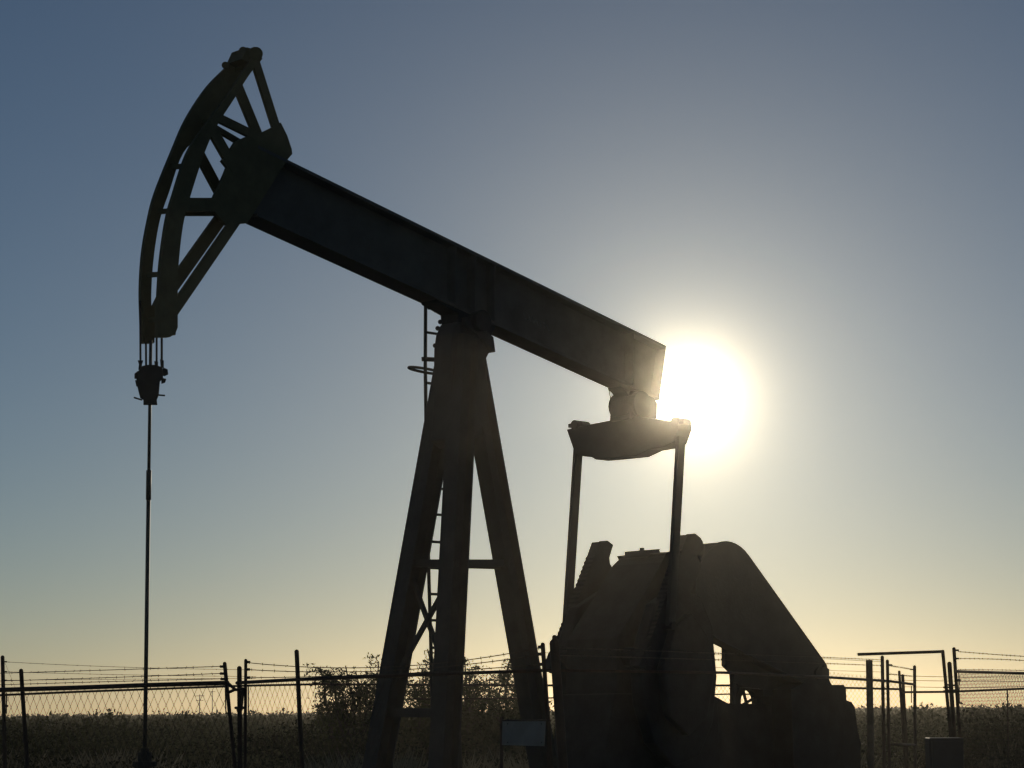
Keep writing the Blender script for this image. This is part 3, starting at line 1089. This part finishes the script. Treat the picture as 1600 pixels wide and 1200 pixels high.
# control cabinet at the right
P = at(1478, 1200, 21.0)
cbx = empty('control_cabinet', (P.x, P.y, 0), 'dark grey electrical control cabinet standing below the gate posts', 'cabinet')
q0, q1 = at(1452, 1153, 21.0), at(1505, 1153, 21.0)
zt = q0.z
m = MB(); m.add([(x, y, z) for z in (0.75, zt) for x, y in ((q0.x, 21.0), (q1.x, 21.0), (q1.x, 21.25), (q0.x, 21.25))],
                [(0, 1, 2, 3), (4, 5, 6, 7), (0, 1, 5, 4), (1, 2, 6, 5), (2, 3, 7, 6), (3, 0, 4, 7)])
bx = m.build('cabinet_body', M_BOX, cbx, bevel=0.01)
m = MB(); m.add([(x, y, z) for z in (0.79, zt - 0.03) for x, y in ((q0.x + 0.02, 20.98), (q1.x - 0.02, 20.98), (q1.x - 0.02, 20.997), (q0.x + 0.02, 20.997))],
                [(0, 1, 2, 3), (4, 5, 6, 7), (0, 1, 5, 4), (1, 2, 6, 5), (2, 3, 7, 6), (3, 0, 4, 7)])
dro = m.build('door', M_BOX, bx)
m = MB(); m.tube([(q1.x - 0.05, 20.95, 1.1), (q1.x - 0.05, 20.95, 1.0)], 0.012, 8); m.build('handle', M_IRON, bx)
for x in (q0.x + 0.04, q1.x - 0.04):
    m = MB(); m.tube([(x, 21.2, 0), (x, 21.2, 0.75)], 0.03, 8); m.build('leg', M_RUST, cbx)

# ------------------------------------------------------------------ trees
def leaf_cloud(centers, sizes, rad, aspect=0.35):
    """many small leaf quads: numpy arrays -> verts, faces"""
    n = len(centers)
    d = rng.normal(size=(n, 3)); d /= np.linalg.norm(d, axis=1)[:, None]
    e = rng.normal(size=(n, 3)); e -= d * (d * e).sum(1)[:, None]; e /= np.linalg.norm(e, axis=1)[:, None]
    a = d * sizes[:, None]; b = e * (sizes * aspect)[:, None]
    v = np.stack([centers - a, centers - b * 1.0 + a * 0.1, centers + a, centers + b + a * 0.1], 1).reshape(-1, 3)
    return v


def leaves_obj(name, v, material, parent=None):
    me = bpy.data.meshes.new(name)
    n = len(v) // 4
    off = Vector((0, 0, 0))
    if parent:
        off = parent.location
    v = v - np.array(off)[None, :]
    me.vertices.add(len(v)); me.vertices.foreach_set('co', v.astype(np.float32).ravel())
    me.loops.add(len(v)); me.loops.foreach_set('vertex_index', np.arange(len(v), dtype=np.int32))
    me.polygons.add(n); me.polygons.foreach_set('loop_start', np.arange(0, 4 * n, 4, dtype=np.int32))
    me.update(calc_edges=True)
    me.validate()
    me.materials.append(material)
    o = bpy.data.objects.new(name, me)
    C.objects.link(o)
    o.parent = parent
    return o


def tree(px, D, tips, label, leaf_n=2600, base_px=None, dens=1.0):
    """mesquite: several crooked stems reaching the given picture tips, fine leaf sprays along the twigs"""
    Gp = at(base_px if base_px else px, HORIZON, D); Gp.z = 0
    t = empty('mesquite_tree', Gp, label, 'tree', 'mesquite trees behind the fence')
    tk = MB()
    cen, siz = [], []
    for (tx, ty, spread) in tips:
        T_ = at(tx, ty, D + random.uniform(-1.0, 1.0))
        mid = Gp.lerp(T_, 0.45) + Vector((random.uniform(-.25, .25), random.uniform(-.3, .3), 0.15))
        pts = []
        for k in range(9):
            s = k / 8
            q = Gp * (1 - s) ** 2 + mid * 2 * s * (1 - s) + T_ * s * s
            q += Vector((random.uniform(-.04, .04), random.uniform(-.04, .04), 0)) * (1 if 0 < k < 8 else 0)
            pts.append(q)
        tk.tube(pts, [0.055 * (1 - 0.88 * k / 8) + 0.006 for k in range(9)], 6)
        # side twigs drooping outwards
        nt_ = int(9 + spread * 9)
        for _ in range(nt_):
            s = random.uniform(0.35, 1.0)
            f = s * 8; i = min(int(f), 7)
            q = pts[i].lerp(pts[i + 1], f - i)
            ln = spread * random.uniform(0.45, 1.1)
            a = random.uniform(0, 2 * math.pi)
            dv_ = Vector((math.cos(a), math.sin(a), random.uniform(-0.25, 0.75)))
            tw = [q, q + dv_ * ln * 0.5 + UP * 0.05, q + dv_ * ln - UP * ln * 0.18]
            tk.tube(tw, [0.012, 0.008, 0.004], 4)
            nl = int(1.0 * leaf_n / nt_ / len(tips) * dens)
            for _2 in range(nl):
                s2 = random.random() ** 0.7
                b_ = tw[0].lerp(tw[1], s2 * 2) if s2 < 0.5 else tw[1].lerp(tw[2], s2 * 2 - 1)
                cen.append(b_ + Vector((random.gauss(0, .10), random.gauss(0, .10), random.gauss(-.05, .09))) * (0.5 + spread * 0.6))
                siz.append(random.uniform(0.024, 0.055))
    tk.build('trunk', M_BARK, t)
    v = leaf_cloud(np.array([tuple(c_) for c_ in cen]), np.array(siz), 0)
    leaves_obj('crown', v, M_LEAF, t)
    return t


tree(545, 44.0, [(500, 1044, .35), (516, 1050, .5), (540, 1040, .45), (528, 1064, .55), (556, 1050, .5), (575, 1072, .55), (508, 1078, .45), (540, 1086, .6), (586, 1066, .45), (520, 1092, .5)],
     'sparse mesquite tree standing clear of the tower legs, its crown open to the sky', 7000, 552)
tree(604, 46.0, [(592, 1034, .35), (602, 1060, .5), (590, 1070, .6), (618, 1075, .6), (610, 1088, .6)],
     'mesquite tree mostly hidden behind the leftmost tower leg', 4200, 605)
tree(665, 43.0, [(668, 1014, .35), (676, 1026, .4), (660, 1050, .4), (676, 1056, .5), (650, 1082, .6), (678, 1084, .6), (690, 1070, .6)],
     'tall narrow mesquite tree seen between the two front tower legs', 6000, 668)
tree(733, 45.0, [(726, 1026, .32), (734, 1046, .35), (722, 1060, .5), (745, 1070, .6), (738, 1084, .7), (760, 1088, .6)],
     'mesquite tree with a thin upright sprig beside the middle tower leg', 5000, 735)
tree(785, 47.0, [(795, 1034, .35), (788, 1050, .5), (806, 1048, .5), (764, 1062, .5), (780, 1078, .7), (815, 1078, .7), (800, 1086, .7)],
     'bushy mesquite tree between the middle tower leg and the rear leg', 6500, 792)

# ------------------------------------------------------------------ scrub that covers the flat country
def scrub():
    vs = []
    # (count, near, far, leaf scale, leaves per bush)
    for cnt, d0, d1, ls, nl in ((230, 40, 62, 0.050, 620), (420, 60, 110, 0.09, 260), (600, 105, 230, 0.15, 140), (860, 220, 560, 0.33, 70), (620, 540, 1050, 0.6, 40)):
        for _ in range(cnt):
            D = math.sqrt(rng.uniform(d0 * d0, d1 * d1))
            x = D * rng.uniform(-0.36, 0.36)
            h = rng.uniform(0.7, 1.66) if D < 110 else rng.uniform(1.1, 1.68)
            if rng.random() < 0.04:
                h = rng.uniform(1.55, 1.85)
            if D > 300:
                h = rng.uniform(1.1, 2.1)
            rx = h * rng.uniform(0.55, 1.6) * (1.0 if D < 110 else 1.8)
            n = nl
            p = rng.normal(size=(n, 3))
            p /= np.linalg.norm(p, axis=1)[:, None]
            rad = rng.uniform(0.35, 1.0, n) ** 0.6
            lob = 1.0 + 0.28 * np.sin(3.1 * np.arctan2(p[:, 1], p[:, 0]) + rng.uniform(0, 6)) + 0.2 * np.sin(5 * p[:, 2] + rng.uniform(0, 6))
            p = p * (rad * lob)[:, None]
            c = np.stack([x + p[:, 0] * rx, D + p[:, 1] * rx, np.maximum(0.03, h * 0.5 + p[:, 2] * h * 0.5)], 1)
            vs.append(leaf_cloud(c, rng.uniform(0.6, 1.3, n) * ls, 0, 0.5))
    # thicket at the foot of the mesquites
    for px_ in np.linspace(590, 830, 15):
        D = rng.uniform(42, 49)
        q = at(px_ + rng.uniform(-8, 8), HORIZON, D)
        h = rng.uniform(1.85, 2.3)
        n = 620
        p = rng.normal(size=(n, 3)); p /= np.linalg.norm(p, axis=1)[:, None]
        p *= (rng.uniform(0.2, 1.0, n) ** 0.5)[:, None]
        c = np.stack([q.x + p[:, 0] * 0.75, D + p[:, 1] * 0.9, np.maximum(0.03, h * 0.5 + p[:, 2] * h * 0.5)], 1)
        vs.append(leaf_cloud(c, rng.uniform(0.6, 1.3, n) * 0.05, 0, 0.45))
    # taller single bushes that break the skyline
    for _ in range(34):
        D = rng.uniform(60, 210)
        x = D * rng.uniform(-0.27, 0.27)
        h = rng.uniform(1.6, 2.2) if D > 100 else rng.uniform(1.55, 1.85)
        n = 260
        p = rng.normal(size=(n, 3)); p /= np.linalg.norm(p, axis=1)[:, None]
        p *= (rng.uniform(0.2, 1.0, n) ** 0.5)[:, None]
        r_ = h * rng.uniform(0.35, 0.8)
        c = np.stack([x + p[:, 0] * r_, D + p[:, 1] * r_, np.maximum(0.03, h * 0.5 + p[:, 2] * h * 0.5)], 1)
        vs.append(leaf_cloud(c, rng.uniform(0.6, 1.3, n) * (0.05 + D * 0.0006), 0, 0.5))
    return np.concatenate(vs)


so = leaves_obj('scrub', scrub(), M_BRUSH)
so['kind'] = 'stuff'


def dry_grass():
    vs = []
    for _ in range(420):
        D = rng.uniform(33.0, 43.0)
        x = D * rng.uniform(-0.27, 0.27)
        if 0.3 + 0.5 * math.sin(x * 0.55 + 0.7) + 0.35 * math.sin(x * 1.7) < rng.uniform(-0.1, 0.5):
            continue
        n = 90
        bx_ = rng.normal(0, 0.30, n); by_ = rng.normal(0, 0.30, n)
        h = rng.uniform(0.7, 1.22) * rng.uniform(0.6, 1.0, n)
        lx, ly = rng.normal(0, 0.22, n) * h, rng.normal(0, 0.22, n) * h
        wd = rng.uniform(0.004, 0.009, n)
        a = rng.uniform(0, math.pi, n)
        wx, wy = np.cos(a) * wd, np.sin(a) * wd
        X, Y = x + bx_, D + by_
        v = np.stack([np.stack([X - wx, Y - wy, 0 * h], 1), np.stack([X + wx, Y + wy, 0 * h], 1),
                      np.stack([X + lx * 0.5 + wx, Y + ly * 0.5 + wy, h * 0.62], 1), np.stack([X + lx, Y + ly, h], 1)], 1)
        vs.append(v.reshape(-1, 3))
    return np.concatenate(vs)


def dark_scrub():
    vs = []
    for _ in range(46):
        D = rng.uniform(35.0, 60.0)
        x = D * rng.uniform(-0.27, 0.27)
        h = rng.uniform(0.95, 1.35) * (1.0 if D < 46 else 1.12)
        rx, ry = h * rng.uniform(0.9, 2.1), h * rng.uniform(0.7, 1.1)
        n = int(900 * rx)
        p = rng.normal(size=(n, 3)); p /= np.linalg.norm(p, axis=1)[:, None]
        lob = 1.0 + 0.22 * np.sin(4 * np.arctan2(p[:, 1], p[:, 0]) + rng.uniform(0, 6)) + 0.15 * np.sin(7 * p[:, 0] + rng.uniform(0, 6))
        p = p * (rng.uniform(0.3, 1.0, n) ** 0.5 * lob)[:, None]
        c = np.stack([x + p[:, 0] * rx, D + p[:, 1] * ry, np.maximum(0.03, h * 0.48 + p[:, 2] * h * 0.5)], 1)
        vs.append(leaf_cloud(c, rng.uniform(0.6, 1.3, n) * 0.04, 0, 0.5))
    return np.concatenate(vs)


M_DARK = leafmat('creosote_leaf', (0.010, 0.015, 0.007), (0.026, 0.034, 0.016), 0.12, 0.8)
dk_o = leaves_obj('dark_scrub', dark_scrub(), M_DARK)
dk_o['kind'] = 'stuff'
M_GRASS = leafmat('dry_grass_blade', (0.14, 0.125, 0.085), (0.26, 0.235, 0.17), 0.3, 0.5)
gs_o = leaves_obj('dry_grass', dry_grass(), M_GRASS)
gs_o['kind'] = 'stuff'

# ------------------------------------------------------------------ far utility poles
def upole(px, ytop, D, arms, label):
    T_ = at(px, ytop, D)
    o = empty('utility_pole', (T_.x, T_.y, 0), label, 'utility pole', 'far utility poles')
    m = MB(); m.tube([(T_.x, T_.y, 0), T_], [0.22, 0.16], 8); m.build('pole', M_WOOD, o)
    for yy, wpx in arms:
        a, b = at(px - wpx / 2, yy, D), at(px + wpx / 2, yy - 0.3, D)
        m = MB(); m.bar(a - Vector((0, 0.2, 0)), b - Vector((0, 0.2, 0)), 0.22, 0.18, UP); m.build('crossarm', M_WOOD, o)
    return o


upole(312, 1085, 700, [(1087.5, 15), (1094.5, 12)], 'far utility pole with two crossarms on the horizon')
upole(332, 1079.5, 820, [(1081, 9)], 'far slim utility pole with one short crossarm on the horizon')

# ------------------------------------------------------------------ haze
hz = MB()
x0, x1, y0, y1, z0, z1 = -930, 930, -90, 1200, -1.0, 10.2
hz.add([(x, y, z) for z in (z0, z1) for x, y in ((x0, y0), (x1, y0), (x1, y1), (x0, y1))],
       [(3, 2, 1, 0), (4, 5, 6, 7), (0, 1, 5, 4), (1, 2, 6, 5), (2, 3, 7, 6), (3, 0, 4, 7)])
hm = bpy.data.materials.new('haze_with_bloom')
hm.use_nodes = True
ht = hm.node_tree
ht.nodes.clear()
hv = ht.nodes.new('ShaderNodeVolumePrincipled')
hv.inputs['Color'].default_value = (0.95, 0.91, 0.85, 1)
hv.inputs['Density'].default_value = 0.00026
hv.inputs['Anisotropy'].default_value = 0.84
# second, strongly forward lobe added to imitate lens bloom close round the sun
hv2 = ht.nodes.new('ShaderNodeVolumePrincipled')
hv2.inputs['Color'].default_value = (0.96, 0.88, 0.74, 1)
hv2.inputs['Density'].default_value = 0.00017
hv2.inputs['Anisotropy'].default_value = 0.985
hadd = ht.nodes.new('ShaderNodeAddShader')
ht.links.new(hv.outputs[0], hadd.inputs[0])
ht.links.new(hv2.outputs[0], hadd.inputs[1])
ho = ht.nodes.new('ShaderNodeOutputMaterial')
ht.links.new(hadd.outputs[0], ho.inputs['Volume'])
hzo = hz.build('haze', hm)
hzo['kind'] = 'stuff'
print('dims', WL, UE, phi, SUN_EL, len(so.data.polygons))
